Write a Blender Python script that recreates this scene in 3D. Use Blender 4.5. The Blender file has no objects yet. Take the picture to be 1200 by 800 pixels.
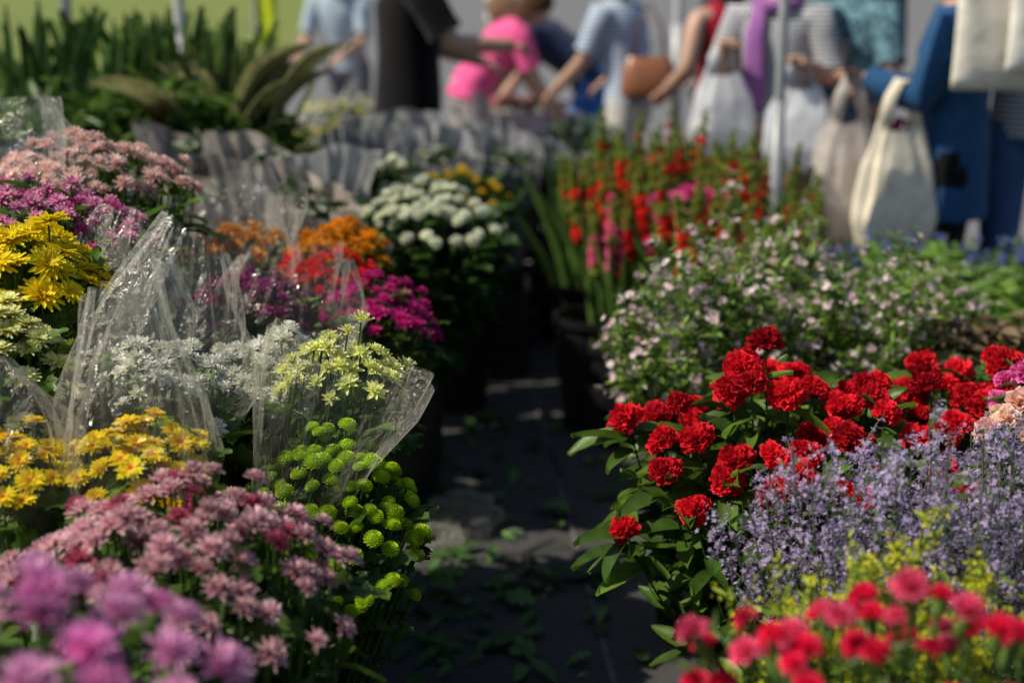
import bpy, math, numpy as np
from mathutils import Vector, Matrix
rng=np.random.default_rng(11)
S=bpy.context.scene
S.view_settings.view_transform='Standard'; S.view_settings.look='None'; S.view_settings.exposure=0
pi=math.pi
# ---------------------------------------------------------------- materials
def mat_base(name):
    m=bpy.data.materials.new(name); m.use_nodes=True
    nt=m.node_tree; nt.nodes.clear(); out=nt.nodes.new('ShaderNodeOutputMaterial')
    return m,nt,out
def attr_mat(name,rough=.6,trans=.3,spec=.3,nscale=60,namt=.35,bump=0,sheen=0):
    m,nt,out=mat_base(name); N=nt.nodes.new; L=nt.links.new
    a=N('ShaderNodeAttribute'); a.attribute_name='Col'
    tc=N('ShaderNodeTexCoord'); nz=N('ShaderNodeTexNoise'); nz.inputs['Scale'].default_value=nscale; nz.inputs['Detail'].default_value=3
    L(tc.outputs['Object'],nz.inputs['Vector'])
    mr=N('ShaderNodeMapRange'); mr.inputs[1].default_value=.3; mr.inputs[2].default_value=.7; mr.inputs[3].default_value=1-namt; mr.inputs[4].default_value=1+namt*.5
    L(nz.outputs['Fac'],mr.inputs[0])
    mu=N('ShaderNodeVectorMath'); mu.operation='SCALE'; L(a.outputs['Color'],mu.inputs[0]); L(mr.outputs[0],mu.inputs['Scale'])
    p=N('ShaderNodeBsdfPrincipled'); p.inputs['Roughness'].default_value=rough; p.inputs['Specular IOR Level'].default_value=spec
    if sheen: p.inputs['Sheen Weight'].default_value=sheen
    L(mu.outputs[0],p.inputs['Base Color'])
    if bump:
        b=N('ShaderNodeBump'); b.inputs['Strength'].default_value=bump; b.inputs['Distance'].default_value=.01
        L(nz.outputs['Fac'],b.inputs['Height']); L(b.outputs[0],p.inputs['Normal'])
    if trans>0:
        t=N('ShaderNodeBsdfTranslucent'); L(mu.outputs[0],t.inputs['Color'])
        x=N('ShaderNodeMixShader'); x.inputs[0].default_value=trans
        L(p.outputs[0],x.inputs[1]); L(t.outputs[0],x.inputs[2]); L(x.outputs[0],out.inputs[0])
    else: L(p.outputs[0],out.inputs[0])
    return m
M_petal=attr_mat('petal',.6,.38,.12,90,.12)
M_leaf=attr_mat('leaf',.42,.40,.4,40,.3)
M_cloth=attr_mat('cloth',.9,.0,.1,14,.18,.5,sheen=.1)
M_skin=attr_mat('skin',.5,.0,.35,20,.08)
M_paper=attr_mat('wrapping_paper',.6,.35,.3,18,.25,.5)
M_carrier=attr_mat('carrier_bag_film',.35,.45,.4,16,.12,.6)
M_metal=attr_mat('painted_metal',.35,.0,.6,30,.12)
M_black=attr_mat('black_plastic',.38,.0,.5,25,.3,.05)
M_wood=attr_mat('weathered_wood',.8,.0,.2,20,.35,.3)
def plastic_film():
    m,nt,out=mat_base('clear_cellophane'); N=nt.nodes.new; L=nt.links.new
    tc=N('ShaderNodeTexCoord'); nz=N('ShaderNodeTexNoise'); nz.inputs['Scale'].default_value=24; nz.inputs['Detail'].default_value=5; nz.inputs['Distortion'].default_value=2.0
    L(tc.outputs['Object'],nz.inputs['Vector'])
    b=N('ShaderNodeBump'); b.inputs['Strength'].default_value=.9; b.inputs['Distance'].default_value=.014; L(nz.outputs['Fac'],b.inputs['Height'])
    g=N('ShaderNodeBsdfGlossy'); g.inputs['Roughness'].default_value=.17; g.inputs['Color'].default_value=(1,1,.97,1); L(b.outputs[0],g.inputs['Normal'])
    d=N('ShaderNodeBsdfTranslucent'); d.inputs['Color'].default_value=(.95,.92,.8,1); L(b.outputs[0],d.inputs['Normal'])
    df=N('ShaderNodeBsdfDiffuse'); df.inputs['Color'].default_value=(.93,.91,.82,1); L(b.outputs[0],df.inputs['Normal'])
    dd=N('ShaderNodeMixShader'); dd.inputs[0].default_value=.45; L(d.outputs[0],dd.inputs[1]); L(df.outputs[0],dd.inputs[2])
    gd=N('ShaderNodeMixShader'); gd.inputs[0].default_value=.5; L(dd.outputs[0],gd.inputs[1]); L(g.outputs[0],gd.inputs[2])
    t=N('ShaderNodeBsdfTransparent'); t.inputs[0].default_value=(.99,.99,.98,1)
    lw=N('ShaderNodeLayerWeight'); lw.inputs[0].default_value=.3; L(b.outputs[0],lw.inputs['Normal'])
    mr=N('ShaderNodeMapRange'); mr.inputs[1].default_value=.1; mr.inputs[2].default_value=.95; mr.inputs[3].default_value=.05; mr.inputs[4].default_value=.42
    L(lw.outputs['Facing'],mr.inputs[0])
    x=N('ShaderNodeMixShader'); L(mr.outputs[0],x.inputs[0]); L(t.outputs[0],x.inputs[1]); L(gd.outputs[0],x.inputs[2]); L(x.outputs[0],out.inputs[0])
    return m
M_film=plastic_film()
def ground_mat(name,c1,c2,scale,rough=.9,bump=.4,big=.6,extra=None):
    m,nt,out=mat_base(name); N=nt.nodes.new; L=nt.links.new
    tc=N('ShaderNodeTexCoord'); n1=N('ShaderNodeTexNoise'); n1.inputs['Scale'].default_value=scale; n1.inputs['Detail'].default_value=8; n1.inputs['Roughness'].default_value=.7
    n2=N('ShaderNodeTexNoise'); n2.inputs['Scale'].default_value=big; n2.inputs['Detail'].default_value=5
    L(tc.outputs['Object'],n1.inputs['Vector']); L(tc.outputs['Object'],n2.inputs['Vector'])
    mm=N('ShaderNodeMath'); mm.operation='MULTIPLY_ADD'; mm.inputs[1].default_value=.5; L(n1.outputs['Fac'],mm.inputs[0])
    m2=N('ShaderNodeMath'); m2.operation='MULTIPLY'; m2.inputs[1].default_value=.5; L(n2.outputs['Fac'],m2.inputs[0]); L(m2.outputs[0],mm.inputs[2])
    r=N('ShaderNodeValToRGB'); r.color_ramp.elements[0].position=.36; r.color_ramp.elements[1].position=.64
    r.color_ramp.elements[0].color=(*c1,1); r.color_ramp.elements[1].color=(*c2,1); L(mm.outputs[0],r.inputs[0])
    p=N('ShaderNodeBsdfPrincipled'); p.inputs['Roughness'].default_value=rough; L(r.outputs[0],p.inputs['Base Color'])
    b=N('ShaderNodeBump'); b.inputs['Strength'].default_value=bump; b.inputs['Distance'].default_value=.01; L(n1.outputs['Fac'],b.inputs['Height']); L(b.outputs[0],p.inputs['Normal'])
    L(p.outputs[0],out.inputs[0]); return m
M_asph=ground_mat('asphalt',(.04,.04,.043),(.095,.093,.092),90,.85,.7,1.5)
M_pave=ground_mat('concrete_paving',(.11,.11,.12),(.20,.20,.21),40,.9,.3,.4)
M_grass=ground_mat('grass',(.07,.12,.015),(.24,.27,.05),3,.95,.5,.25)
M_joint_sun=ground_mat('joint_with_sun_patches',(.06,.06,.062),(.16,.16,.16),25,.8,.4,5)  # slab joint strip; sun patches along it are painted in as paler blotches
# ---------------------------------------------------------------- mesh builder
def gridq(nu,nv,wrap=False):
    q=[]; cols=nu if wrap else nu+1
    for i in range(nv):
        for j in range(nu):
            j2=(j+1)%cols
            q.append((i*cols+j,i*cols+j2,(i+1)*cols+j2,(i+1)*cols+j))
    return np.array(q,dtype=np.int64)
class MB:
    def __init__(s): s.V=[];s.Q=[];s.C=[];s.M=[];s.n=0
    def add(s,V,Q,C,mat=0):
        V=np.asarray(V,float).reshape(-1,3); Q=np.asarray(Q).reshape(-1,4)
        C=np.asarray(C,float)
        if C.ndim==1: C=np.tile(C,(len(V),1))
        s.V.append(V);s.Q.append(Q+s.n);s.C.append(C);s.M.append(np.full(len(Q),mat)); s.n+=len(V)
    def inst(s,t,R,P,cols,mat=0):
        V,Q,W=t; N=len(P); nv=len(V)
        if N==0: return
        VV=np.einsum('nij,vj->nvi',R,V)+P[:,None,:]
        CC=np.einsum('vk,nkc->nvc',W,cols)
        QQ=Q[None]+ (np.arange(N)*nv)[:,None,None]
        s.add(VV.reshape(-1,3),QQ.reshape(-1,4),np.clip(CC.reshape(-1,3),0,1),mat)
    def build(s,name,mats,parent=None,smooth=True):
        V=np.concatenate(s.V);Q=np.concatenate(s.Q);C=np.concatenate(s.C);Mi=np.concatenate(s.M)
        me=bpy.data.meshes.new(name); me.vertices.add(len(V)); me.vertices.foreach_set('co',V.ravel())
        me.loops.add(Q.size); me.loops.foreach_set('vertex_index',Q.ravel().astype(np.int32))
        me.polygons.add(len(Q)); me.polygons.foreach_set('loop_start',(np.arange(len(Q))*4).astype(np.int32))
        me.update(calc_edges=True)
        me.polygons.foreach_set('material_index',Mi.astype(np.int32))
        me.polygons.foreach_set('use_smooth',np.full(len(Q),smooth))
        a=me.attributes.new('Col','FLOAT_COLOR','POINT'); a.data.foreach_set('color',np.concatenate([C,np.ones((len(C),1))],1).ravel().astype(np.float32))
        for m in mats: me.materials.append(m)
        me.validate(); ob=bpy.data.objects.new(name,me); S.collection.objects.link(ob)
        if parent: ob.parent=parent
        return ob
def join_t(ts):
    V=[];Q=[];W=[];n=0
    for v,q,w in ts: V.append(v);Q.append(q+n);W.append(w);n+=len(v)
    return np.concatenate(V),np.concatenate(Q),np.concatenate(W)
def rotz(a): c,s=math.cos(a),math.sin(a); return np.array([[c,-s,0],[s,c,0],[0,0,1]])
def roty(a): c,s=math.cos(a),math.sin(a); return np.array([[c,0,s],[0,1,0],[-s,0,c]])
def rotx(a): c,s=math.cos(a),math.sin(a); return np.array([[1,0,0],[0,c,-s],[0,s,c]])
def petal(L=1,w=.2,nl=4,na=2,curl=.4,cup=.15,lobe=0,ruffle=0,tip=.85,c0=0):
    s=np.linspace(0,1,nl+1); ang=curl*s; ds=L/nl
    x=np.concatenate([[0],np.cumsum(np.cos((ang[1:]+ang[:-1])/2)*ds)]); z=np.concatenate([[0],np.cumsum(np.sin((ang[1:]+ang[:-1])/2)*ds)])
    wp=w*np.sin(pi*np.clip(.14+tip*s,0,1))**.8*(1+lobe*np.sin(5*2*pi*s*.7))
    u=np.linspace(-1,1,na+1)
    V=np.zeros((nl+1,na+1,3)); V[...,0]=x[:,None]-np.sin(ang)[:,None]*cup*w*(u**2)[None]; V[...,1]=wp[:,None]*u[None]; V[...,2]=z[:,None]+np.cos(ang)[:,None]*cup*w*(u**2)[None]
    W=np.zeros(((nl+1)*(na+1),3)); g=np.repeat(s,na+1); W[:,0]=1-g; W[:,1]=g
    return V.reshape(-1,3),gridq(na,nl),W
def xf(t,R,p=(0,0,0)): return t[0]@R.T+np.array(p),t[1],t[2]
def dome(r=.3,h=.2,nu=10,nv=4,full=False,wk=2,z=0):
    a=np.linspace(0,2*pi,nu,endpoint=False); e=np.linspace(-pi/2 if full else 0,pi/2*.98,nv+1)
    V=np.array([[r*math.cos(x)*math.cos(y),r*math.sin(x)*math.cos(y),z+h*math.sin(y)] for y in e for x in a])
    W=np.zeros((len(V),3)); W[:,wk]=1
    return V,gridq(nu,nv,True),W
def mum(n=55,nl=4,w=.13):
    ts=[]
    for i in range(n):
        f=i/n; el=-.25+1.6*f**1.1+rng.normal(0,.08); L=(1-.5*f)*rng.uniform(.88,1.05)
        t=petal(L,w*rng.uniform(.8,1.1),nl,2,.25+.8*f,.6,tip=.8)
        R=rotz(i*2.39996+rng.normal(0,.12))@roty(-el)
        ts.append(xf(t,R,(0,0,.05+.1*f)))
    return join_t(ts)
def daisy(n=18,lay=2,w=.13,cr=.27):
    ts=[]
    for l in range(lay):
        for i in range(n):
            t=petal((1-.18*l)*rng.uniform(.9,1.05),w,4,2,rng.uniform(-.35,.1),.5,tip=.78)
            ts.append(xf(t,rotz((i+.5*l)*2*pi/n+rng.normal(0,.05))@roty(-(.15+.28*l+rng.normal(0,.08))),(0,0,.03*l)))
    ts.append(dome(cr,cr*.6,12,4,False,2,.03)); return join_t(ts)
def pompon(n=80,lo=-.5):
    ts=[dome(.74,.7,12,6,True,0)]
    for i in range(n):
        f=(i+.5)/n; z=1-f*(1-lo); a=i*2.39996; el=math.asin(z)
        t=petal(.32,.13,2,2,.9,.5,tip=.55); t=xf(t,np.eye(3),(.68,0,0))
        ts.append(xf(t,rotz(a)@roty(-el)))
    V,Q,W=join_t(ts); V=V*np.array([1,1,.75]); return V,Q,W
def ruffball(n=75,lo=-.45,flat=.85):
    ts=[dome(.6,.55,14,7,True,0)]
    for i in range(n):
        f=(i+.5)/n; z=1-f*(1-lo); a=i*2.39996+rng.normal(0,.1); el=math.asin(z)
        na=6;nl=3; u=np.linspace(-.75,.75,na+1)*rng.uniform(.8,1.2); s=np.linspace(0,1,nl+1); ph=rng.uniform(0,6)
        V=np.zeros((nl+1,na+1,3)); LL=rng.uniform(.38,.64)
        V[...,0]=.42+s[:,None]*LL*np.cos(u)[None]+.06*s[:,None]*np.sin(u*17+ph)[None]
        V[...,1]=s[:,None]*LL*np.sin(u)[None]*1.0
        V[...,2]=.15*s[:,None]*np.sin(u*9+ph)[None]
        W=np.zeros(((nl+1)*(na+1),3)); g=np.repeat(s,na+1); W[:,0]=1-g;W[:,1]=g
        t=(V.reshape(-1,3),gridq(na,nl),W)
        ts.append(xf(t,rotz(a)@roty(-el)@rotx(rng.uniform(0,pi))))
    V,Q,W=join_t(ts); V=V*np.array([1,1,flat]); k=1+.10*np.sin(V[:,0]*4+n)+.08*np.sin(V[:,1]*5+n*.7); return V*k[:,None],Q,W
def carnation(n=26):
    ts=[]
    a=np.linspace(0,2*pi,8,endpoint=False); prof=[(.1,-1.5),(.26,-1.3),(.33,-.8),(.36,-.2),(.28,.1)]
    V=np.array([[r*math.cos(x),r*math.sin(x),z] for r,z in prof for x in a]); W=np.zeros((len(V),3)); W[:,2]=1
    ts.append((V,gridq(8,4,True),W))
    for i in range(n):
        f=i/n; el=.35+1.15*f; na=5;nl=3;u=np.linspace(-.5,.5,na+1);s=np.linspace(0,1,nl+1);ph=rng.uniform(0,6); LL=rng.uniform(.85,1.1)
        V=np.zeros((nl+1,na+1,3)); V[...,0]=s[:,None]*LL*np.cos(u)[None]+.08*s[:,None]*np.sin(u*19+ph)[None]; V[...,1]=s[:,None]*LL*np.sin(u)[None]; V[...,2]=.12*s[:,None]*np.sin(u*9+ph)[None]-.2*(1-f)*s[:,None]**2
        W=np.zeros(((nl+1)*(na+1),3)); g=np.repeat(s,na+1); W[:,0]=1-g;W[:,1]=g
        ts.append(xf((V.reshape(-1,3),gridq(na,nl),W),rotz(i*2.39996)@roty(-el),(0,0,-.05)))
    return join_t(ts)
def tiny(n=8):
    ts=[]
    for i in range(n): ts.append(xf(petal(1,.2,2,1,-.2,0,tip=.7),rotz(i*2*pi/n)@roty(-.35)))
    ts.append(dome(.28,.2,6,2,False,2,.02)); return join_t(ts)
T_mum=[mum(48),mum(60),mum(54)]; T_daisy=[daisy(20,2),daisy(17,3)]; T_pom=[pompon(),pompon(66)]
T_ruff=[ruffball(),ruffball(85),ruffball(65,flat=1),ruffball(92,flat=.75)]; T_carn=[carnation(),carnation(32)]; T_tiny=[tiny(8),tiny(10)]
T_smum=[mum(30,3,.17),mum(26,3,.18)]
T_leaf=[petal(1,.16,6,2,-.6,.5,lobe=.0,tip=.84),petal(1,.17,6,2,-.9,.5,tip=.84)]
T_lobe=[petal(1,.27,9,2,-.5,.35,lobe=.38,tip=.82),petal(1,.24,9,2,-.9,.35,lobe=.4,tip=.82)]
T_blade=[petal(1,.045,7,2,-.35,.6,tip=.84),petal(1,.05,7,2,-.1,.6,tip=.84)]
T_sm=[petal(1,.15,2,1,-.3,0,tip=.8)]
def frames(n,spin):
    n=n/np.linalg.norm(n,axis=1,keepdims=True); h=np.where(np.abs(n[:,2:3])<.95,np.array([[0,0,1.]]),np.array([[1.,0,0]]))
    x=np.cross(h,n); x/=np.linalg.norm(x,axis=1,keepdims=True); y=np.cross(n,x)
    c=np.cos(spin)[:,None]; s=np.sin(spin)[:,None]
    return np.stack([c*x+s*y,-s*x+c*y,n],axis=2)
def lframes(az,el,roll):
    R=np.zeros((len(az),3,3)); 
    ca,sa,ce,se=np.cos(az),np.sin(az),np.cos(el),np.sin(el)
    x=np.stack([ca*ce,sa*ce,se],1); y0=np.stack([-sa,ca,0*ca],1); z0=np.cross(x,y0)
    cr,sr=np.cos(roll)[:,None],np.sin(roll)[:,None]
    R[:,:,0]=x;R[:,:,1]=cr*y0+sr*z0;R[:,:,2]=-sr*y0+cr*z0
    return R
def colset(A,B,C,N,jit=.12,alt=None,palt=.3):
    c=np.tile(np.array([A,B,C],float),(N,1,1)); k=1+rng.normal(0,jit,(N,1,1)); c=c*np.clip(k,.55,1.4)
    if alt is not None:
        m=rng.random(N)<palt; c[m]=np.array(alt,float)[None]*np.clip(1+rng.normal(0,jit,(m.sum(),1,1)),.6,1.3)
    return c
def scatter_inst(mb,tpls,R,P,cols,mat):
    k=rng.integers(0,len(tpls),len(P))
    for i,t in enumerate(tpls):
        m=k==i; mb.inst(t,R[m],P[m],cols[m],mat)
def curve(P0,P1,out,s):
    mid=np.stack([P0[:,0]*.55+P1[:,0]*.45,P0[:,1]*.55+P1[:,1]*.45,P0[:,2]*.35+P1[:,2]*.65],1)+out
    return (1-s)**2*P0+2*s*(1-s)*mid+s*s*P1
def stems(mb,P0,P1,out,r,cols,mat,ns=5,k=4):
    N=len(P0); a=np.linspace(0,2*pi,k,endpoint=False); ring=np.stack([np.cos(a),np.sin(a),0*a],1)*r
    V=np.zeros((N,ns+1,k,3))
    for i in range(ns+1):
        c=curve(P0,P1,out,i/ns); V[:,i]=c[:,None]+ring[None]*(1.15-.35*i/ns)
    q=gridq(k,ns,True); nv=(ns+1)*k
    QQ=q[None]+(np.arange(N)*nv)[:,None,None]
    mb.add(V.reshape(-1,3),QQ,np.repeat(cols,nv,axis=0),mat)
def disk(N,j=.05):
    i=np.arange(N); r=np.sqrt((i+.5)/N); a=i*2.39996+rng.uniform(0,6)
    x=r*np.cos(a)+rng.normal(0,j,N); y=r*np.sin(a)+rng.normal(0,j,N); return x,y
def bucket(x,y,zb,h=.34,r=.13,col=(.012,.012,.014),name='black_flower_bucket'):
    mb=MB(); prof=[(0.001,.0),(.78,0),(.80,.01),(.9,.5),(.96,.93),(1.06,.94),(1.06,1.0),(.99,1.0),(.95,.92),(.78,.05),(.001,.05)]
    a=np.linspace(0,2*pi,28,endpoint=False)
    V=np.array([[p*r*math.cos(t),p*r*math.sin(t),q*h] for p,q in prof for t in a]); 
    mb.add(V+np.array([x,y,zb]),gridq(28,len(prof)-1,True),np.array(col))
    return mb.build(name,[M_black],smooth=False)
LG=(.06,.13,.02); LD=(.035,.085,.018); LB=(.20,.34,.04); LS=(.09,.15,.06)
def bunch(name,x,y,z,rx,ry,h,N,tpls,sc,cols,alt=None,palt=.3,leaf=T_lobe,nleaf=500,lsz=.06,lcol=LG,zb=0.,bk=True,foot=None,
          tilt=.75,lo=.35,hi=.95,zj=.015,br=.13,bh=.34,lit=LB,stem=(.07,.15,.03),plane=(0,0),jit=.12,ztilt=.2):
    mb=MB(); fx,fy=foot if foot else (x,y)
    dx,dy=disk(N); P=np.stack([x+dx*rx,y+dy*ry,z-h*(dx**2+dy**2)+plane[0]*dx+plane[1]*dy+rng.normal(0,zj,N)],1)
    n=np.stack([dx*tilt+rng.normal(0,ztilt,N),dy*tilt+rng.normal(0,ztilt,N),np.ones(N)],1)
    R=frames(n,rng.uniform(0,6,N))*(sc*rng.uniform(.75,1.18,N))[:,None,None]
    scatter_inst(mb,tpls,R,P,colset(*cols,N,jit,alt,palt),0)
    zm=zb+bh*.7
    P0=np.stack([fx+dx*br*.7,fy+dy*br*.7,np.full(N,zm)],1); nn=n/np.linalg.norm(n,axis=1,keepdims=True)
    out=np.stack([dx*rx*.25,dy*ry*.25,0*dx],1)
    P1=P-nn*sc*.1
    stems(mb,P0,P1,out,.0022,np.tile(np.array(stem),(N,1)),1)
    k=rng.integers(0,N,nleaf); s=rng.uniform(lo,hi,nleaf)[:,None]
    c=curve(P0[k],P1[k],out[k],s); az=np.where(rng.random(nleaf)<.5,np.arctan2(dy[k],dx[k])+rng.normal(0,.8,nleaf),rng.uniform(-pi,pi,nleaf))
    el=rng.normal(.35,.35,nleaf); Rl=lframes(az,el,rng.normal(0,.5,nleaf))*(lsz*rng.uniform(.6,1.25,nleaf))[:,None,None]
    m=rng.random((nleaf,1)); lc=np.array(lcol)*(1-m*.6)+np.array(lit)*(m*.6); lc=lc*rng.uniform(.7,1.2,(nleaf,1))
    lcs=np.stack([lc*.85,lc*1.1,lc],1); scatter_inst(mb,leaf,Rl,c,lcs,1)
    ob=mb.build(name,[M_petal,M_leaf])
    if bk: bucket(fx,fy,zb,bh,br)
    return ob
def sleeve(name,p0,p1,amp=.12,mat=None,col=(.8,.8,.8),prof=None,cut=.1,flat=1.,nu=80,nv=26,seed=0):
    g=np.random.default_rng(seed); mb=MB(); p0=np.array(p0,float);p1=np.array(p1,float); ax=p1-p0; L=np.linalg.norm(ax); F=frames(ax[None]/L,np.array([g.uniform(0,3)]))[0]
    a=np.linspace(0,2*pi,nu,endpoint=False); ks=[2,3,5,7,11,15]; ph=g.uniform(0,6.28,len(ks)); ph2=g.uniform(-3,3,len(ks)); V=[]
    for i in range(nv+1):
        s=i/nv; rr=np.interp(s,[q[0] for q in prof],[q[1] for q in prof])
        w=sum(np.sin(k*a+p+q*s*2)*(1.0/(k**.6)) for k,p,q in zip(ks,ph,ph2))
        w=np.abs(w)-.5
        r=rr*(1+amp*(.4+s)*w)
        zz=L*s*(1+cut*np.cos(a+ph[0])*s**2+.02*s*np.sin(5*a+ph[1]))
        V.append(np.stack([r*np.cos(a)*flat,r*np.sin(a),zz],1))
    V=np.concatenate(V)@F.T+p0
    mb.add(V,gridq(nu,nv,True),np.array(col)); return mb.build(name,[mat or M_film])
# ---------------------------------------------------------------- ground
def sheet(name,x0,x1,y0,y1,z,mat,skew=0,nx=1,ny=1):
    mb=MB(); u=np.linspace(0,1,nx+1);v=np.linspace(0,1,ny+1)
    V=np.array([[x0+(x1-x0)*a+skew*b,y0+(y1-y0)*b,z] for b in v for a in u]); mb.add(V,gridq(nx,ny),np.array((.5,.5,.5))); return mb.build(name,[mat],smooth=False)
sheet('ground',-400,400,-100,700,0,M_pave)
sheet('asphalt_path',-3.2,3.6,-3,7.6,.004,M_asph)
sheet('lawn',-300,-4.2,26,600,.004,M_grass,skew=-70)
sheet('pavement_line',.385,.40,.2,6.9,.008,M_joint_sun,skew=-.42)
# ---------------------------------------------------------------- LEFT ROW
PINK=((.66,.16,.44),(.96,.56,.82),(.8,.6,.3)); PINKD=((.33,.01,.11),(.97,.68,.70),(.5,.2,.1))
LYEL=((.78,.78,.15),(.95,.95,.5),(.6,.6,.1)); WHI=((.78,.8,.58),(.95,.95,.92),(.8,.8,.4)); YEL=((.9,.6,.0),(.97,.86,.03),(.75,.55,.02)); YOR=((.88,.48,.0),(.97,.83,.02),(.5,.1,.0))
bunch('pink_chrysanthemum_bunch',-.47,1.2,.965,.22,.17,.10,38,T_mum,.032,PINK,alt=((.62,.12,.38),(.9,.36,.7),(.5,.2,.1)),zb=.2,nleaf=200)
bunch('burgundy_white_chrysanthemum_bunch',-.42,1.68,.865,.215,.2,.10,125,T_mum,.0225,PINKD,alt=((.3,.01,.08),(.66,.16,.26),(.4,.1,.1)),palt=.2,zb=.05,nleaf=420,lcol=LD)
bunch('green_button_chrysanthemum_bunch',-.28,2.08,.80,.155,.18,.14,145,T_pom,.0145,((.30,.48,.01),(.66,.86,.05),(.4,.5,.02)),nleaf=440,lsz=.05,zb=0,lcol=LD,foot=(-.38,2.12),plane=(-.02,.06))
bunch('yellow_spray_chrysanthemum_bunch',-.53,1.93,.885,.11,.10,.06,56,T_daisy,.021,YOR,nleaf=200,zb=.1)
bunch('yellow_spray_chrysanthemum_bunch',-.71,1.9,.87,.10,.10,.05,50,T_daisy,.021,YOR,nleaf=200,zb=.1)
bunch('white_spray_chrysanthemum_bunch',-.56,2.14,.94,.12,.10,.05,60,T_smum,.02,WHI,nleaf=160,zb=.15)
bunch('white_chrysanthemum_bunch',-.42,2.36,.90,.13,.12,.07,66,T_mum,.023,WHI,nleaf=380,zb=.05,lcol=LD)
bunch('pale_yellow_chrysanthemum_bunch',-.28,2.24,.93,.11,.10,.06,60,T_smum,.021,((.72,.78,.1),(.95,.96,.5),(.6,.6,.1)),nleaf=220,bk=False,foot=(-.36,2.2))
bunch('yellow_chrysanthemum_bunch',-.79,2.22,1.12,.15,.13,.11,44,T_daisy,.034,YEL,nleaf=220,zb=.5,plane=(.0,.03))
bunch('cream_daisy_bunch',-.77,2.07,1.03,.12,.10,.14,50,T_daisy,.025,LYEL,nleaf=220,zb=.4,bk=False)
bunch('rose_pink_chrysanthemum_bunch',-.84,2.52,1.14,.2,.16,.09,115,T_smum,.021,((.5,.05,.25),(.92,.45,.66),(.5,.2,.2)),alt=((.3,.02,.15),(.62,.10,.32),(.3,.1,.1)),nleaf=280,zb=.5)
bunch('peach_pink_chrysanthemum_bunch',-.86,2.85,1.18,.22,.16,.08,100,T_mum,.024,((.78,.36,.34),(.96,.76,.70),(.5,.2,.2)),nleaf=280,zb=.5)
bunch('purple_chrysanthemum_bunch',-.53,2.75,.93,.13,.13,.07,70,T_smum,.022,((.15,.01,.09),(.42,.06,.25),(.3,.1,.1)),nleaf=300,zb=.1,lcol=LD)
bunch('red_chrysanthemum_bunch',-.40,3.02,.92,.11,.1,.05,45,T_smum,.023,((.5,.01,.01),(.85,.04,.05),(.6,.2,.0)),nleaf=300,zb=.1,lcol=LD)
bunch('magenta_chrysanthemum_bunch',-.29,2.93,.88,.13,.12,.08,75,T_smum,.022,((.4,.01,.14),(.78,.05,.36),(.4,.1,.1)),nleaf=450,zb=0,lcol=LD,foot=(-.42,2.93))
bunch('orange_chrysanthemum_bunch',-.40,3.3,.94,.11,.1,.06,45,T_smum,.025,((.65,.17,.0),(.93,.42,.02),(.3,.1,.0)),nleaf=350,zb=.05,lcol=LD,)
bunch('orange_lily_bunch',-.60,3.05,.97,.12,.1,.05,24,T_smum,.03,((.7,.2,.0),(.92,.48,.1),(.3,.1,.0)),nleaf=200,zb=.1,lcol=LD,)
bunch('white_button_chrysanthemum_bunch',-.24,3.98,.94,.22,.2,.12,88,T_pom,.021,((.65,.7,.45),(.95,.95,.92),(.7,.7,.4)),nleaf=1400,lo=.15,hi=.93,zb=.05,lcol=LD,lit=LG,lsz=.075,foot=(-.32,3.98),bh=.36)
bunch('white_button_chrysanthemum_bunch',-.4,4.5,.94,.2,.2,.1,50,T_pom,.021,((.65,.7,.45),(.95,.95,.92),(.7,.7,.4)),nleaf=900,lo=.15,hi=.95,zb=.05,lcol=LD,lit=LG,lsz=.075)
bunch('yellow_button_chrysanthemum_bunch',-.2,5.0,.86,.2,.2,.1,30,T_pom,.02,((.6,.4,.0),(.9,.7,.05),(.7,.4,.0)),nleaf=900,lo=.15,hi=.99,zb=.0,lcol=LD,lit=LG,lsz=.075)
sleeve('cellophane_sleeve',(-.53,1.93,.74),(-.55,1.98,1.10),.24,prof=[(0,.09),(.25,.115),(.5,.10),(.8,.06),(1,.045)],cut=.06,seed=1)
sleeve('cellophane_sleeve',(-.71,1.9,.72),(-.74,1.93,1.0),.24,prof=[(0,.09),(.3,.115),(.6,.09),(1,.03)],cut=.06,seed=2)
sleeve('cellophane_sleeve',(-.56,2.14,.80),(-.50,2.2,1.12),.24,prof=[(0,.10),(.3,.13),(.6,.11),(1,.05)],cut=.08,seed=3)
sleeve('cellophane_sleeve',(-.37,2.03,.60),(-.255,2.12,.95),.10,prof=[(0,.045),(.5,.085),(.85,.125),(1,.13)],cut=.05,seed=4)
sleeve('cellophane_sleeve',(-.58,2.98,.78),(-.6,3.0,1.07),.24,prof=[(0,.1),(.5,.14),(1,.13)],cut=.06,seed=5)
sleeve('cellophane_sleeve',(-.68,2.4,.85),(-.66,2.46,1.10),.24,prof=[(0,.1),(.4,.12),(1,.05)],cut=.08,seed=6)
sleeve('cellophane_sleeve',(-.45,2.7,.74),(-.42,2.7,.99),.24,prof=[(0,.1),(.5,.13),(1,.10)],cut=.06,seed=7)
sleeve('cellophane_sleeve',(-1.0,2.75,1.0),(-1.02,2.75,1.27),.24,prof=[(0,.15),(.5,.17),(1,.13)],cut=.06,seed=8)
sleeve('cellophane_sleeve',(-.66,3.3,.75),(-.7,3.3,1.06),.24,prof=[(0,.1),(.5,.14),(1,.13)],cut=.06,seed=9)
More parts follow.
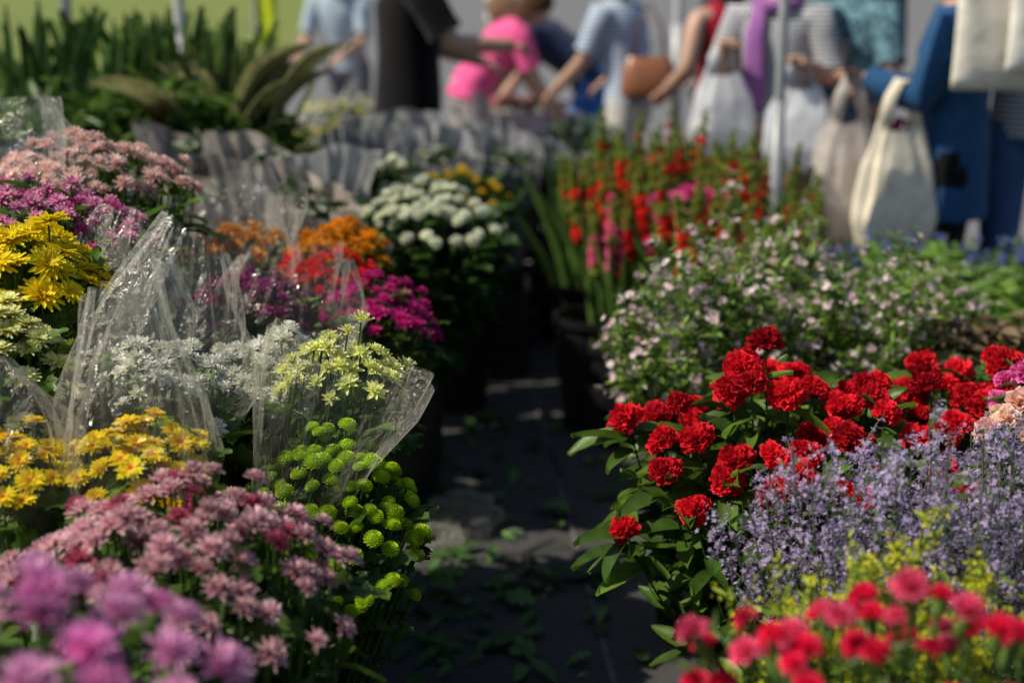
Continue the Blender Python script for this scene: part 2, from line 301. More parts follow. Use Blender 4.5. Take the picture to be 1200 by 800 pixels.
for i,(x,y,zt,c) in enumerate([(-.57,3.75,.98,(.42,.36,.31)),(-.80,3.7,.98,(.22,.18,.16)),(-1.0,3.85,1.0,(.34,.30,.27)),(-.72,4.15,1.02,(.40,.35,.31)),(-.95,4.3,1.03,(.22,.2,.2)),(-.58,4.3,.98,(.5,.5,.5)),(-1.25,4.1,1.04,(.18,.18,.2)),
      (-.58,5.3,.94,(.3,.31,.32)),(-.3,5.7,.88,(.38,.39,.41)),(-.02,5.9,.84,(.3,.31,.33)),(.22,6.1,.80,(.28,.29,.3)),(-.62,5.9,.92,(.25,.26,.27)),(-.1,6.4,.84,(.3,.3,.32)),(-.35,6.5,.88,(.4,.4,.42))]):
    sleeve('paper_wrapped_bouquet_sleeve',(x,y,zt-.5),(x,y,zt),.24,M_paper,c,prof=[(0,.06),(.7,.12),(1,.155)],cut=.12,seed=20+i)
    bunch('wrapped_greenery_bunch',x,y,zt-.02,.11,.11,.05,26,T_tiny,.018,((.3,.35,.25),(.6,.62,.55),(.4,.4,.1)),nleaf=300,zb=zt-.95 if zt>1 else 0,lcol=LD,lit=(.07,.12,.04),lo=.5,hi=1)
def blades(name,x,y,z0,zt,rx,ry,N,col,tpl,lw=1.,spread=.25,bk=True,mat=M_leaf):
    mb=MB(); dx,dy=disk(N,.1); L=(zt-z0)*rng.uniform(.6,1.08,N)
    az=np.arctan2(dy,dx)+rng.normal(0,.5,N); el=pi/2-np.abs(rng.normal(spread*.6,spread*.5,N))
    R=lframes(az,el,rng.uniform(-.5,.5,N)); R[:,:,0]*=L[:,None]; R[:,:,1]*=(L*lw)[:,None]; R[:,:,2]*=L[:,None]
    P=np.stack([x+dx*rx,y+dy*ry,np.full(N,z0)],1); c=np.array(col)*rng.uniform(.55,1.35,(N,1)); cs=np.stack([c*.8,c*1.15,c],1)
    scatter_inst(mb,tpl,R,P,cs,0); ob=mb.build(name,[mat])
    if bk: bucket(x,y,max(0,z0-.26))
    return ob
for x,y,zt,c in [(-1.75,5.2,1.40,(.09,.18,.04)),(-1.45,5.3,1.37,(.11,.20,.04)),(-1.15,5.4,1.36,(.09,.16,.04)),(-1.5,4.9,1.26,(.08,.16,.04)),(-1.3,5.6,1.40,(.13,.21,.05)),(-1.0,5.2,1.24,(.16,.2,.06))]:
    blades('sword_leaf_greenery_bunch',x,y,.55,zt,.13,.1,85,c,T_blade,.7,.24)
for x,y,z in [(-1.45,4.5,1.15),(-1.15,4.7,1.18),(-.92,4.8,1.10),(-1.7,4.6,1.13),(-1.3,4.2,1.06)]:
    bunch('leafy_ruscus_bunch',x,y,z,.2,.18,.08,30,T_sm,.03,(LB,LB,LB),nleaf=600,leaf=T_leaf,lsz=.085,lcol=(.06,.14,.025),lit=(.20,.33,.05),zb=.35,lo=.4,hi=1,zj=.03)
def frond(mb,P,az,el,L,col):
    n=34
    for i in range(n):
        s=(i+1)/n; a=el-.8*s*s; p=P+np.array([math.cos(az)*math.cos((el+a)/2),math.sin(az)*math.cos((el+a)/2),math.sin((el+a)/2)])*L*s
        ll=L*.30*math.sin(pi*min(1,.15+.8*s))
        for sd in (-1,1):
            R=lframes(np.array([az+sd*.7]),np.array([a*.9+.25]),np.array([sd*.4]))*ll; R[:,:,1]*=.28
            mb.inst(T_leaf[0],R,p[None],np.array([[col,col,col]])*rng.uniform(.75,1.2),0)
mb=MB()
for i in range(10):
    frond(mb,np.array([-.95+rng.normal(0,.05),4.75+rng.normal(0,.04),.72]),rng.uniform(-.9,.7)+(pi if i%3==0 else 0),rng.uniform(1.25,1.55),rng.uniform(.5,.68),np.array((.40,.40,.18)))
mb.build('palm_frond_bunch',[M_leaf]); bucket(-.95,4.75,.4)
blades('orange_bracts_bunch',-1.3,4.85,.7,1.22,.08,.08,14,(.4,.13,.04),T_leaf,.4,.2)
def box(mb,c,s,col,mat=0,bev=0):
    x,y,z=[v/2 for v in s]; V=np.array([[-x,-y,-z],[x,-y,-z],[x,y,-z],[-x,y,-z],[-x,-y,z],[x,-y,z],[x,y,z],[-x,y,z]])+np.array(c)
    mb.add(V,[(0,3,2,1),(4,5,6,7),(0,1,5,4),(1,2,6,5),(2,3,7,6),(3,0,4,7)],np.array(col),mat)
def bench(name,x0,x1,y0,y1,z,col=(.12,.08,.05)):
    mb=MB(); n=5
    for i in range(n):
        w=(x1-x0)/n; box(mb,(x0+w*(i+.5),(y0+y1)/2,z-.0125),(w-.012,y1-y0,.025),col)
    for x in (x0+.03,x1-.03):
        for y in (y0+.05,(y0+y1)/2,y1-.05): box(mb,(x,y,(z-.027)/2),(.04,.04,z-.027),col)
    for y in (y0+.05,y1-.05): box(mb,((x0+x1)/2,y,z*.5),(x1-x0-.1,.02,.04),col)
    mb.build(name,[M_wood],smooth=False)
bench('wooden_display_bench',-1.15,-.62,1.95,3.1,.49)
bench('wooden_display_bench',-1.95,-.8,4.0,5.8,.28)
for cx,cy,cz in ((.1,6.15,0),(.12,6.14,.37),(-.18,5.55,0)):
    mb=MB()
    box(mb,(cx,cy,cz+.02),(.5,.36,.03),(.01,.01,.012))
    for sx in (-.24,.24): box(mb,(cx+sx,cy,cz+.2),(.02,.36,.32),(.01,.01,.012))
    for sy in (-.17,.17):
        for k in range(4): box(mb,(cx,cy+sy,cz+.09+k*.075),(.455,.015,.055),(.01,.01,.012))
    mb.build('black_plastic_crate',[M_black],smooth=False)
for x,y in [(.42,5.9),(-.5,5.6),(.3,5.3),(.3,4.75)]: bucket(x,y,0.004,.4,.15)
# ---------------------------------------------------------------- RIGHT ROW
REDB=((.30,.002,.01),(.88,.024,.045),(.3,.0,.0))
bunch('red_cockscomb_bunch',.49,2.36,.825,.31,.24,.13,62,T_ruff,.030,REDB,nleaf=850,leaf=T_leaf,lsz=.10,lcol=LG,lit=LB,lo=.25,hi=.95,foot=(.50,2.36),zj=.025,plane=(.0,.03),jit=.2)
bunch('red_cockscomb_bunch',.90,2.52,.80,.24,.18,.08,34,T_ruff,.030,REDB,nleaf=400,leaf=T_leaf,lsz=.10,lcol=LG,lit=LB,lo=.4,hi=.95,zj=.02,jit=.2)
bunch('magenta_carnation_bunch',.88,2.32,.86,.06,.08,.03,8,T_ruff,.027,((.6,.04,.25),(.92,.2,.52),(.1,.2,.05)),nleaf=100,leaf=T_leaf,lsz=.06)
bunch('salmon_carnation_bunch',.81,2.13,.85,.06,.06,.03,9,T_carn,.028,((.9,.4,.32),(.96,.68,.56),(.1,.2,.05)),nleaf=100,leaf=T_leaf,lsz=.06,)
bunch('red_carnation_bunch',.38,1.25,.90,.24,.15,.08,64,T_carn,.0165,((.7,.01,.05),(.93,.03,.12),(.16,.28,.06)),alt=((.7,.04,.16),(.94,.14,.28),(.16,.28,.06)),nleaf=200,leaf=T_blade,lsz=.09,lcol=(.12,.22,.06),zb=.2,hi=.88,zj=.022)
def spray(name,x,y,z,rx,ry,h,N,nb,fl,fsc,fcols,alt=None,palt=.3,leafn=6,lsz=.02,lcol=LG,blen=.12,zb=0,foot=None,tilt=.35,upto=.45,fpb=3,stemc=(.08,.15,.04),bk=True,br=.13,lit=LB,zj=.04,ft=(.5,1.05)):
    mb=MB(); fx,fy=foot if foot else (x,y); dx,dy=disk(N,.08)
    P1=np.stack([x+dx*rx,y+dy*ry,z-h*(dx**2+dy**2)+rng.normal(0,zj,N)],1); P0=np.stack([fx+dx*br*.7,fy+dy*br*.7,np.full(N,zb+.24)],1)
    out=np.stack([dx*rx*.2,dy*ry*.2,0*dx],1); stems(mb,P0,P1,out,.0018,np.tile(np.array(stemc),(N,1)),1,6,3)
    k=np.repeat(np.arange(N),nb); s=rng.uniform(upto,.98,len(k))[:,None]; c=curve(P0[k],P1[k],out[k],s)
    az=rng.uniform(-pi,pi,len(k)); el=rng.uniform(.5,1.3,len(k)); L=blen*rng.uniform(.4,1.1,len(k))*(1.15-s[:,0]*.6)
    d=np.stack([np.cos(az)*np.cos(el),np.sin(az)*np.cos(el),np.sin(el)],1); e=c+d*L[:,None]
    stems(mb,c,e,0*c,.001,np.tile(np.array(stemc)*1.1,(len(k),1)),1,2,3)
    kk=np.repeat(np.arange(len(k)),fpb); t=rng.uniform(ft[0],ft[1],len(kk))[:,None]; p=c[kk]*(1-t)+e[kk]*t+rng.normal(0,.005,(len(kk),3))
    n=d[kk]+rng.normal(0,.6,(len(kk),3)); R=frames(n,rng.uniform(0,6,len(kk)))*(fsc*rng.uniform(.5,1.2,len(kk)))[:,None,None]
    scatter_inst(mb,fl,R,p,colset(*fcols,len(kk),.15,alt,palt),0)
    m=len(k)*leafn; kk=rng.integers(0,len(k),m); t=rng.uniform(0,1,m)[:,None]; p=c[kk]*(1-t)+e[kk]*t
    R=lframes(rng.uniform(-pi,pi,m),rng.uniform(-.1,1.1,m),rng.normal(0,.5,m))*(lsz*rng.uniform(.6,1.4,m))[:,None,None]
    w=rng.random((m,1)); lc=(np.array(lcol)*(1-w)+np.array(lit)*w); scatter_inst(mb,T_sm,R,p,np.stack([lc,lc,lc],1),1)
    m=N*10; kk=rng.integers(0,N,m); c2=curve(P0[kk],P1[kk],out[kk],rng.uniform(.1,.8,m)[:,None])
    R=lframes(rng.uniform(-pi,pi,m),rng.uniform(0,1.,m),rng.normal(0,.5,m))*(lsz*2.2*rng.uniform(.6,1.4,m))[:,None,None]
    lc=np.array(lcol)*rng.uniform(.6,1.2,(m,1)); scatter_inst(mb,T_leaf,R,c2,np.stack([lc,lc,lc],1),1)
    ob=mb.build(name,[M_petal,M_leaf])
    if bk: bucket(fx,fy,zb,.34,br)
    return ob
AST=((.85,.5,.66),(.97,.80,.90),(.85,.7,.1))
for x,y,z,rx,N in [(.45,3.12,.85,.24,34),(.80,3.2,.82,.26,36),(.62,3.5,.89,.28,32),(1.0,3.45,.78,.2,20)]:
    spray('pink_aster_bunch',x,y,z,rx,.2,.14,N,12,T_tiny,.0105,AST,fpb=2,leafn=9,lsz=.028,lcol=(.10,.19,.03),lit=(.26,.42,.06),blen=.16,upto=.4,zj=.065,ft=(.75,1.05))
STA=((.40,.29,.56),(.72,.60,.88),(.6,.5,.7))
T_bit=[tiny(5)]
spray('lavender_statice_bunch',.52,1.88,.85,.22,.16,.10,52,15,T_bit,.0042,STA,fpb=12,leafn=1,lsz=.012,lcol=LS,blen=.10,upto=.5,stemc=(.22,.26,.18),foot=(.55,1.9),ft=(.3,1.05))
spray('lavender_statice_bunch',.78,1.95,.85,.2,.16,.08,46,15,T_bit,.0042,STA,fpb=12,leafn=1,lsz=.012,lcol=LS,blen=.10,upto=.5,stemc=(.22,.26,.18),ft=(.3,1.05))
spray('white_gypsophila_bunch',.9,2.08,.82,.10,.12,.05,26,12,T_tiny,.005,((.7,.7,.65),(.9,.9,.88),(.6,.6,.4)),fpb=5,leafn=1,lsz=.01,blen=.1,upto=.6)
spray('yellow_solidago_bunch',.45,1.60,.79,.16,.10,.06,42,15,T_bit,.0042,((.6,.6,.02),(.84,.82,.05),(.7,.7,.05)),fpb=11,leafn=4,lsz=.018,lcol=LB,lit=(.4,.46,.05),blen=.085,upto=.55,ft=(.2,1.05))
def glads(name,x,y,z,rx,ry,N,cols,alts=None,zb=0.,nleaf=60):
    mb=MB(); dx,dy=disk(N,.1); P1=np.stack([x+dx*rx,y+dy*ry,z+rng.normal(0,.05,N)],1); P0=np.stack([x+dx*.1,y+dy*.1,np.full(N,zb+.24)],1)
    out=0*P0; stems(mb,P0,P1,out,.004,np.tile(np.array((.14,.26,.05)),(N,1)),1,6,4)
    m=N*12; k=np.repeat(np.arange(N),12); s=np.tile(np.linspace(.58,1,12),N); c=curve(P0[k],P1[k],out[k],s[:,None])
    az=np.arctan2(dy[k],dx[k])+np.where(np.arange(m)%2,1,-1)*.8+rng.normal(0,.3,m); sz=.030*(1.25-s)*1.5
    d=np.stack([np.cos(az)*.8,np.sin(az)*.8,np.full(m,.7)],1); R=frames(d,rng.uniform(0,6,m))*sz[:,None,None]
    cc=colset(*cols,m,.15); 
    if alts is not None: sel=(k%3==0); cc[sel]=np.array(alts,float)
    bud=(s>.85)|(rng.random(m)<.35); cc[bud]=np.array([(.14,.26,.05),(.35,.4,.08),(.2,.3,.05)])
    scatter_inst(mb,T_carn,R,c+d*.01,cc,0)
    n=nleaf; k=rng.integers(0,N,n); p=P0[k]+rng.normal(0,.02,(n,3)); L=(z-zb-.2)*rng.uniform(.45,.9,n)
    az=np.arctan2(dy[k],dx[k])+rng.normal(0,.6,n); R=lframes(az,pi/2-np.abs(rng.normal(.12,.12,n)),rng.uniform(-1,1,n))*L[:,None,None]; R[:,:,1]*=.7
    lc=np.array((.12,.23,.05))*rng.uniform(.6,1.3,(n,1)); scatter_inst(mb,T_blade,R,p,np.stack([lc*.8,lc*1.1,lc],1),1)
    mb.build(name,[M_petal,M_leaf]); bucket(x,y,zb+.004)
GR=((.55,.01,.015),(.88,.05,.04),(.14,.26,.05)); GP=((.6,.05,.2),(.92,.22,.4),(.1,.2,.04)); GY=((.7,.5,.02),(.93,.7,.08),(.1,.2,.04))
for x,y,z,a in [(.36,4.6,.82,GP),(.60,4.5,.86,GR),(.42,4.95,.91,GR),(.72,4.95,.92,GP),(.32,5.35,.92,GR),(.60,5.5,.95,GR),(.92,5.3,.90,GY),(.64,4.15,.82,GR),(.88,4.6,.82,GR)]:
    glads('red_gladiolus_bunch',x,y,z,.18,.15,11,GR,a,nleaf=48)
bunch('pink_gerbera_bunch',.62,4.75,.82,.2,.18,.08,14,T_daisy,.045,((.7,.03,.25),(.92,.1,.4),(.3,.2,.0)),nleaf=400,leaf=T_leaf,lsz=.12,lcol=LG)
for x,y,z in [(1.1,3.85,.71),(1.42,3.75,.69),(1.25,4.15,.70),(1.6,4.0,.69)]:
    bunch('white_tuberose_bunch',x,y,z,.2,.18,.06,26,T_smum,.018,((.6,.7,.4),(.92,.93,.8),(.5,.5,.1)),nleaf=800,leaf=T_leaf,lsz=.08,lcol=(.12,.24,.04),lit=(.32,.52,.08),lo=.4,hi=1.02,jit=.1)
for x,y,z in [(1.0,4.5,.68),(1.3,4.5,.68),(1.62,4.45,.67)]:
    spray('blue_salvia_bunch',x,y,z,.22,.18,.04,40,7,T_tiny,.0095,((.08,.10,.42),(.18,.24,.62),(.2,.2,.5)),fpb=4,leafn=4,lsz=.03,blen=.06,upto=.6,lcol=(.06,.13,.05),lit=LB)
for x,y,z in [(1.08,3.2,.72),(1.34,3.3,.71)]:
    bunch('brown_foliage_bunch',x,y,z,.15,.13,.05,8,T_pom,.014,((.3,.25,.1),(.5,.4,.2),(.3,.3,.1)),nleaf=450,leaf=T_leaf,lsz=.08,lcol=(.16,.11,.06),lit=(.36,.27,.16),lo=.5,hi=1.05)
bunch('leafy_ruscus_bunch',1.1,2.95,.70,.2,.15,.05,12,T_sm,.02,(LB,LB,LB),nleaf=500,leaf=T_leaf,lsz=.07,lcol=LG)
bunch('leafy_ruscus_bunch',.95,3.8,.74,.15,.15,.05,12,T_sm,.02,(LB,LB,LB),nleaf=500,leaf=T_leaf,lsz=.07,lcol=LG)
# ---------------------------------------------------------------- floor litter
mb=MB(); N=150
px=rng.uniform(-.42,.3,N); py=rng.uniform(2.9,4.8,N)
px=np.where(rng.random(N)<.5,-.12+rng.normal(0,.14,N),px); py=np.where(rng.random(N)<.5,3.25+rng.normal(0,.25,N),py)
R=lframes(rng.uniform(-pi,pi,N),rng.uniform(-.05,.25,N),rng.normal(0,.3,N))*(rng.uniform(.03,.10,N))[:,None,None]; R[:,:,1]*=1.2
lc=np.array((.09,.19,.05))*rng.uniform(.5,1.9,(N,1)); scatter_inst(mb,T_lobe+T_leaf,R,np.stack([px,py,rng.uniform(.015,.03,N)],1),np.stack([lc,lc,lc],1),0)
for (a,b,c,d) in [(-.1,3.35,.2,3.4),(.05,3.9,.3,3.75),(-.2,3.1,.05,2.95),(.15,4.2,.12,4.5),(-.25,3.6,-.02,3.7),(.02,3.55,.12,3.7)]:
    stems(mb,np.array([[a,b,.012]]),np.array([[c,d,.012]]),np.array([[0,.02,.0]]),.004,np.array([[.2,.32,.12]]),0)
mb.build('fallen_leaves',[M_leaf])
def crumple(name,c,r,seed):
    g=np.random.default_rng(seed); nu,nv=60,32; a=np.linspace(0,2*pi,nu,endpoint=False); V=[]
    K=g.normal(0,5,(12,3)); ph=g.uniform(0,6,12)
    for i in range(nv+1):
        e=-pi/2*.98+pi*.98*i/nv; d=np.stack([np.cos(a)*math.cos(e),np.sin(a)*math.cos(e),0*a+math.sin(e)],1)
        w=np.abs(np.sin(d@K.T+ph)).sum(1)/12; p=d*(r*(.1+1.4*w))[:,None]; p[:,2]=np.maximum(p[:,2]*.5,-.3*r); V.append(p)
    V=np.concatenate(V); V[:,2]-=V[:,2].min()-.006; m=MB(); m.add(V+np.array([c[0],c[1],0]),gridq(nu,nv,True),np.array((.8,.8,.8))); m.build(name,[M_film],smooth=False)
crumple('crumpled_cellophane',(-.14,3.8),.11,3)
crumple('crumpled_cellophane',(-.2,3.65),.07,5)
# ---------------------------------------------------------------- poles / frame
def tube(mb,pts,rad,col,mat=0,k=12,ref=None,cap=True,noise=0):
    pts=np.array(pts,float); n=len(pts); rad=np.array(rad,float)
    if rad.ndim==0: rad=np.full(n,float(rad))
    if rad.ndim==1: rad=np.stack([rad,rad],1)
    T=np.gradient(pts,axis=0); T/=np.linalg.norm(T,axis=1,keepdims=True)
    x=np.array(ref if ref is not None else ((1,0,0) if abs(T[0][0])<.8 else (0,1,0)),float); a=np.linspace(0,2*pi,k,endpoint=False)
    rows=[]
    for i in range(n):
        xx=x-T[i]*np.dot(x,T[i]); xx/=max(1e-6,np.linalg.norm(xx)); yy=np.cross(T[i],xx); x=xx
        w=1+noise*np.sin(3*a+i*1.3)*np.sin(i*2.1+a*2) if noise else np.ones(k)
        rows.append(pts[i]+(np.cos(a)*rad[i,0]*w)[:,None]*xx+(np.sin(a)*rad[i,1]*w)[:,None]*yy)
    if cap:
        rows=[pts[0]+(rows[0]-pts[0])*.02]+rows+[pts[-1]+(rows[-1]-pts[-1])*.02]
    V=np.concatenate(rows); mb.add(V,gridq(k,len(rows)-1,True),np.array(col),mat)
def pole(name,x,y,h=2.4,r=.02,col=(.45,.46,.48)):
    mb=MB(); tube(mb,[(x,y,.01),(x,y,.6),(x,y,1.2),(x,y,h)],r,col); tube(mb,[(x,y,.6),(x,y,1.25)],r*1.25,col)
    box(mb,(x,y,.008),(.14,.14,.012),col); return mb.build(name,[M_metal])
mb=MB(); G=(.30,.32,.34)
for x in (.94,2.7):
    tube(mb,[(x,5.05,.01),(x,5.05,1.2),(x,5.05,2.4)],.019,G); tube(mb,[(x,5.05,.3),(x,5.05,1.1)],.024,G); box(mb,(x,5.05,.008),(.14,.14,.012),G)
tube(mb,[(.94,5.05,1.98),(1.8,5.05,1.98),(2.7,5.05,1.98)],.014,G); mb.build('marquee_frame',[M_metal])
pole('marquee_pole',1.06,9.3,2.5,.03,(.5,.52,.55)); pole('marquee_pole',-1.62,7.1,2.5,.026,(.5,.5,.5)); pole('marquee_pole',-2.2,7.2,2.5,.026,(.2,.22,.22)); pole('marquee_pole',.82,9.8,2.5,.03,(.25,.35,.5))
# ---------------------------------------------------------------- people
def ik(a,b,l1,l2,pref):
    a=np.array(a);b=np.array(b); d=b-a; L=np.linalg.norm(d); 
    if L>(l1+l2)*.995: b=a+d/L*(l1+l2)*.995; d=b-a; L=np.linalg.norm(d)
    x=(l1*l1-l2*l2+L*L)/(2*L); h=math.sqrt(max(0,l1*l1-x*x)); u=d/L; p=np.array(pref,float); p=p-u*np.dot(p,u); p/=np.linalg.norm(p)
    return a+u*x+p*h,b
def person(name,x,y,head=0,lean=0,H=1.7,hands=None,top=(.1,.1,.1),sleeve_='short',legs='trousers',legc=(.02,.02,.03),skin=(.52,.32,.23),hairc=(.03,.02,.015),
           longhair=False,step=.12,look=0.,topmat=None,hem=.88,fem=False,shoe=(.03,.03,.03),bulk=1.0,scarf=None):
    root=bpy.data.objects.new(name,None); S.collection.objects.link(root); root.location=(x,y,0); root.rotation_euler=(0,0,head); s=H/1.7; root.scale=(s,s,s)
    piv=np.array([0,0,.95]); RL=rotx(-lean)
    U=lambda p: (np.array(p,float)-piv)@RL.T+piv
    sw=.17 if fem else .195
    J=dict(pel=np.array((0,0,.95)),spine=U((0,.0,1.1)),chest=U((0,0,1.3)),nb=U((0,-.01,1.43)),neck=U((0,0,1.5)))
    hd=hands or [(-.25,.08,.75),(.25,.08,.75)]
    vs=[J['pel'],J['spine'],J['chest'],J['nb'],J['neck']]; es=[(0,1),(1,2),(2,3),(3,4)]; rs=[(.15,.11),(.13,.1),(.145,.1),(.06,.06),(.052,.055)]
    arms=[]
    for sd,h in zip((-1,1),hd):
        sh=U((sd*sw,0,1.385)); el,wr=ik(sh,h,.28,.25,(sd*.35,-.6,-.55)); arms.append((sh,el,wr))
        i=len(vs); d=(wr-el)/np.linalg.norm(wr-el); palm=wr+d*.055
        vs+= [sh,sh*.5+el*.5,el,el*.45+wr*.55,wr,palm]; rs+=[(.058,.058),(.052,.052),(.044,.044),(.042,.042),(.028,.032),(.022,.04)]
        es+=[(2,i)]+[(i+k,i+k+1) for k in range(5)]
    lg=[]
    for sd in (-1,1):
        hp=np.array([sd*.095,0,.9]); an=np.array([sd*.11,sd*step,.08]); kn,an=ik(hp,an,.43,.41,(0,1,0)); lg.append((hp,kn,an)); i=len(vs)
        vs+=[hp,hp*.5+kn*.5,kn,kn*.5+an*.5+np.array([0,-.015,.03]),an,an+np.array([0,.13,-.045])]; rs+=[(.085,.09),(.075,.078),(.055,.055),(.052,.055),(.036,.038),(.035,.025)]
        es+=[(0,i)]+[(i+k,i+k+1) for k in range(5)]
    me=bpy.data.meshes.new('body'); me.from_pydata([tuple(v) for v in vs],es,[]); ob=bpy.data.objects.new('body',me); S.collection.objects.link(ob); ob.parent=root
    sk=ob.modifiers.new('Skin','SKIN'); sk.use_smooth_shade=True
    for i,r in enumerate(rs): me.skin_vertices[0].data[i].radius=r; me.skin_vertices[0].data[i].use_root=(i==0)
    sb=ob.modifiers.new('Sub','SUBSURF'); sb.levels=2; sb.render_levels=2
    m,nt,out=mat_base('skin_tone'); p=nt.nodes.new('ShaderNodeBsdfPrincipled'); nz=nt.nodes.new('ShaderNodeTexNoise'); nz.inputs['Scale'].default_value=15
    mx=nt.nodes.new('ShaderNodeMix'); mx.data_type='RGBA'; mx.inputs[6].default_value=(*[c*.88 for c in skin],1); mx.inputs[7].default_value=(*skin,1); nt.links.new(nz.outputs[0],mx.inputs[0]); nt.links.new(mx.outputs[2],p.inputs['Base Color']); p.inputs['Roughness'].default_value=.5; nt.links.new(p.outputs[0],out.inputs[0])
    me.materials.append(m)
    mb=MB()
    for (sh,el,wr),sd in zip(arms,(-1,1)):
        d=(wr-el)/np.linalg.norm(wr-el); lat=np.cross(d,(0,0,1.)); 
        if np.linalg.norm(lat)<.3: lat=np.array([0,1.,0])
        lat=lat/np.linalg.norm(lat); nrm=np.cross(lat,d); nrm/=np.linalg.norm(nrm)
        if abs(d[2])>.75: nrm=np.array([-sd,0,0.])-d*np.dot((-sd,0,0),d); nrm/=np.linalg.norm(nrm); lat=np.cross(d,nrm)*sd*-1
        else: nrm=-nrm if nrm[2]>0 else nrm
        pc=wr+d*.06
        for k,(o,L) in enumerate([(-.027,.062),(-.009,.074),(.009,.07),(.026,.055)]):
            b=pc+lat*o; pts=[b]; a=.35
            for q,f in enumerate((.2,.42,.32,.25)): a2=a*q*1.1; pts.append(pts[-1]+(d*math.cos(a2)+nrm*math.sin(a2))*L*f)
            tube(mb,pts,[.009,.0092,.0085,.0078,.006],skin,k=8)
        t0=wr+d*.025-lat*.024; td=(d*.55-lat*.7+nrm*.4); td/=np.linalg.norm(td); tube(mb,[t0,t0+td*.025,t0+td*.045+d*.008,t0+td*.055+d*.022],[.011,.011,.0095,.007],skin,k=8)
    mb.build('fingers',[M_skin],root)
    def hx(p):
        c=np.array([0,.015,1.60]); p=(np.asarray(p)@rotz(look).T)+c; return (p-piv)@RL.T+piv
    mb=MB(); nu,nv=32,22; a=np.linspace(0,2*pi,nu,endpoint=False); V=[]
    for i in range(nv+1):
        e=-pi/2*.97+pi*.97*i/nv*1.0; z=math.sin(e); c=math.cos(e)
        X=np.cos(a)*c*.076; Y=np.sin(a)*c*.093; Z=0*a+z*.115
        jaw=np.clip(-z,0,1); X=X*(1-.28*jaw); Y=Y*(1-.1*jaw)+.012*jaw
        fr=np.exp(-((a-pi/2)**2)/.03); Y=Y+fr*.02*math.exp(-((z+.18)**2)/.03)+fr*.006*math.exp(-((z+.55)**2)/.008)
        for ea in (pi/2-.42,pi/2+.42): Y=Y-.012*np.exp(-((a-ea)**2)/.03)*math.exp(-((z-.02)**2)/.02)
        V.append(np.stack([X,Y,Z],1))
    mb.add(hx(np.concatenate(V)),gridq(nu,nv,True),np.array(skin))
    for sd in (-1,1):
        v,q,_=dome(.013,.013,10,8,True); mb.add(hx(v+np.array([sd*.031,.078,.004])),q,np.array((.75,.73,.7)))
        v,q,_=dome(.0065,.0065,8,6,True); mb.add(hx(v+np.array([sd*.031,.0875,.004])),q,np.array((.03,.015,.01)))
        v,q,_=dome(.012,.032,8,8,True); v=v*np.array([.6,1.6,1]); mb.add(hx(v+np.array([sd*.077,-.005,-.01])),q,np.array(skin)*.95)
        tube(mb,hx(np.array([[sd*.015,.091,.026],[sd*.033,.088,.031],[sd*.05,.076,.026]])),[.003,.0035,.002],hairc,k=6)
    tube(mb,hx(np.array([[-.024,.079,-.058],[-.01,.0875,-.057],[.01,.0875,-.057],[.024,.079,-.058]])),[.003,.006,.006,.003],(.4,.12,.1),k=6)
    mb.build('head',[M_skin],root)
    mb=MB(); V=[]; nv=14
    for i in range(nv+1):
        f=i/nv; e=pi/2*.98-f*(pi/2+.55); V_=[]
        for aa in a:
            front=max(0,math.sin(aa)); ee=max(e,.46*front**.7-.55*(1-front))
            r=1.09+.03*math.sin(9*aa+3*f)
            V_.append((math.cos(aa)*math.cos(ee)*.078*r,math.sin(aa)*math.cos(ee)*.096*r-.004,math.sin(ee)*.118*r))
        V.append(np.array(V_))
    if longhair:
        last=V[-1]
        for k in range(1,6):
            q=last.copy(); bm=np.clip(-np.sin(a)+.35,0,1); q[:,2]-=.035*k*(bm>0)*bm; q[:,0]*=1+.05*k*bm; q[:,1]-=.004*k; V.append(q)
    mb.add(hx(np.concatenate(V)),gridq(nu,len(V)-1,True),np.array(hairc)); mb.build('hair',[M_cloth],root)
    mb=MB(); b=bulk; ch=.165 if fem else .18
    rings=[(hem,.172,.125),(.98,.155,.118),(1.08,.142 if fem else .155,.112),(1.2,.16,.118),(1.3,ch,.122),(1.37,sw+.01,.10),(1.41,sw-.03,.085),(1.44,.10,.072),(1.462,.07,.066)]
    pts=[U((0,0,z)) if z>.95 else np.array([0,0,z]) for z,_,_ in rings]
    tube(mb,pts,[(w*b,d*b) for _,w,d in rings],top,k=32,ref=(1,0,0),cap=False,noise=.03)
    for sh,el,wr in arms:
        ins=sh*.8+J['chest']*.2
        if sleeve_=='none': continue
        if sleeve_=='short': P=[ins,sh,sh*.7+el*.3,sh*.35+el*.65,sh*.2+el*.8]; r=[.07,.072,.066,.062,.066]
        else: P=[ins,sh,sh*.6+el*.4,sh*.2+el*.8,el,el*.7+wr*.3,el*.35+wr*.65,el*.08+wr*.92]; r=[.07,.07,.064,.058,.056,.053,.048,.042]
        tube(mb,P,np.array(r)*b,top,k=18,cap=False,noise=.05)
    mb.build('top',[topmat or M_cloth],root)
    if scarf:
        mb=MB(); A=np.linspace(0,2*pi,25); tube(mb,[U((.085*math.cos(t),.085*math.sin(t)+.01,1.45-.02*math.sin(t))) for t in A],.028,scarf,k=12,cap=False,noise=.15)
        tube(mb,[U((.05,.09,1.44)),U((.06,.14,1.32)),U((.06,.155,1.15)),U((.07,.15,1.0))],[(.03,.02),(.04,.015),(.05,.012),(.055,.01)],scarf,k=12,ref=(1,0,0),noise=.15); mb.build('scarf',[M_cloth],root)
    mb=MB()
